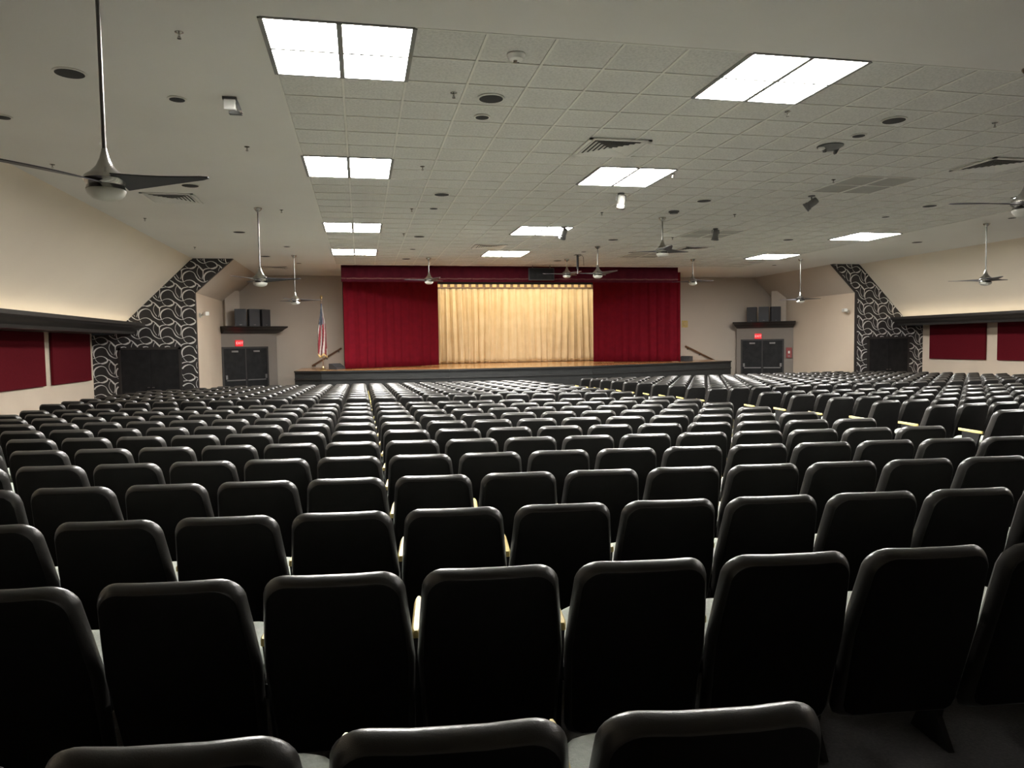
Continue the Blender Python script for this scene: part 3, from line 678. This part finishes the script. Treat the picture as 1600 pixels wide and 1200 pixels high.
ME = dict(backrest=back_mesh(MB(), 7, hi_r).mesh('seat_back', ['seat_black', 'seat_back_panel'], smooth=True),
          seat_cushion=cushion(MB(), 1).mesh('seat_cushion', 'seat_green', smooth=True),
          armrest=arm_cap(MB(), -.247).mesh('seat_armrest', 'seat_wood', smooth=True),
          side_support=stand(MB(), -.247).mesh('seat_support', 'seat_shell'),
          seat_frame=bar(MB()).mesh('seat_frame', 'seat_shell'),
          armrest_r=arm_cap(MB(), .247).mesh('seat_armrest_r', 'seat_wood', smooth=True),
          side_support_r=stand(MB(), .247).mesh('seat_support_r', 'seat_shell'))
LOW = MB(); back_mesh(LOW, 3, lo_r, 0, 4); cushion(LOW, 0, 1); arm_cap(LOW, -.247, 2); stand(LOW, -.247, 3)
# layout: straight rows slanting to the middle aisle, a cross aisle half way
seats = []                          # (x, y, angle, block, row, last)
for k in range(0, 23):
    if k == 12: continue
    th = math.radians(-6.4 if k <= 4 else -7.2 if k == 5 else -8.0); yb = 1.31+.945*k-(.045 if k == 0 else 0)
    xe = .875 if k == 0 else 5.05
    n = (21 if k < 12 else 22) if k else 12
    for q in range(n):
        dx = (xe-.247-PITCH_S*q*math.cos(th)); y = yb+dx*math.tan(th)
        if dx < -4.2 and y > 21.85: continue
        seats.append((dx, y, th, 'L', k, q == 0))
for mrow in range(0, 20):
    if mrow == 10: continue
    th = math.radians(4.0); ya = 21.68-.945*mrow
    for q in range(22):
        dx = 6.68+.247+PITCH_S*q*math.cos(th); y = ya+(dx-6.68)*math.tan(th)
        if dx > 16.5 and y > 21.85: continue
        seats.append((dx, y, th, 'R', 22-mrow, False, ))
def vis(s): 
    if s[1] < .6: return None
    u, v, d = px((s[0], s[1], floor_z(s[1])+TOP)); return u, v, d
inview = []
for s in seats:
    q = vis(s)
    if not q or q[2] < .5: continue
    half = .25*F_PX/q[2]
    if q[0] < -half-.5*F_PX/q[2] or q[0] > 1600+half+.5*F_PX/q[2] or q[1] > 1300: continue
    inview.append((q[2], q[0], q[1], half, s))
inview.sort(key=lambda a: a[0])
show = [a for a in inview if -a[3]*.6 < a[1] < 1600+a[3]*.6 and a[2] < 1200]
single = show[:300]; sid = {id(a) for a in single}
rest = [a for a in inview if id(a) not in sid]
rowsL = sorted({a[4][4] for a in single if a[4][3] == 'L'}); rowsR = sorted({a[4][4] for a in single if a[4][3] == 'R'})
for blk, rws in (('L', rowsL), ('R', rowsR)):
    for ri, r in enumerate(rws):
        allrow = sorted([a for a in show if a[4][3] == blk and a[4][4] == r], key=lambda a: a[1])
        for pos, a in enumerate(allrow):
            if id(a) not in sid: continue
            x, y, th, _, _, last = a[4]
            if blk == 'L': lab = 'black seat, %s row from the bottom of the photo, %s from left' % (ORD[ri+1], ORD[pos+1])
            else: lab = 'black seat right of the aisle, %s row from the viewer, %s from the aisle' % (ORD[ri+1], ORD[pos+1])
            t = thing('auditorium_seat', lab, 'seat', (x, y, floor_z(y)), th, 'rows of black auditorium seats')
            for n_ in ('backrest', 'seat_cushion', 'armrest', 'side_support', 'seat_frame'): link(n_, ME[n_], t)
            if last: link('armrest', ME['armrest_r'], t); link('side_support', ME['side_support_r'], t)
m = MB()
for a in rest:
    x, y, th = a[4][:3]; c, s_ = math.cos(th), math.sin(th); z = floor_z(y)
    b = len(m.v); m.v += [(x+c*p[0]-s_*p[1], y+s_*p[0]+c*p[1], z+p[2]) for p in LOW.v]
    m.f += [tuple(b+i for i in f) for f in LOW.f]; m.mi += LOW.mi
me = bpy.data.meshes.new('far_seats'); me.from_pydata(m.v, [], m.f)
for n_ in ('seat_black', 'seat_green', 'seat_wood', 'seat_shell', 'seat_back_panel'): me.materials.append(MATS[n_])
me.polygons.foreach_set('material_index', m.mi)
bm = bmesh.new(); bm.from_mesh(me); bmesh.ops.recalc_face_normals(bm, faces=bm.faces); bm.to_mesh(me); bm.free()
me.polygons.foreach_set('use_smooth', [True]*len(me.polygons)); me.set_sharp_from_angle(angle=.75)
tag(link('auditorium_seats', me), 'far rows of black auditorium seats before the stage', 'seats', kind='stuff')
print('seats', len(seats), 'in view', len(inview), 'single', len(single), 'rest', len(rest))
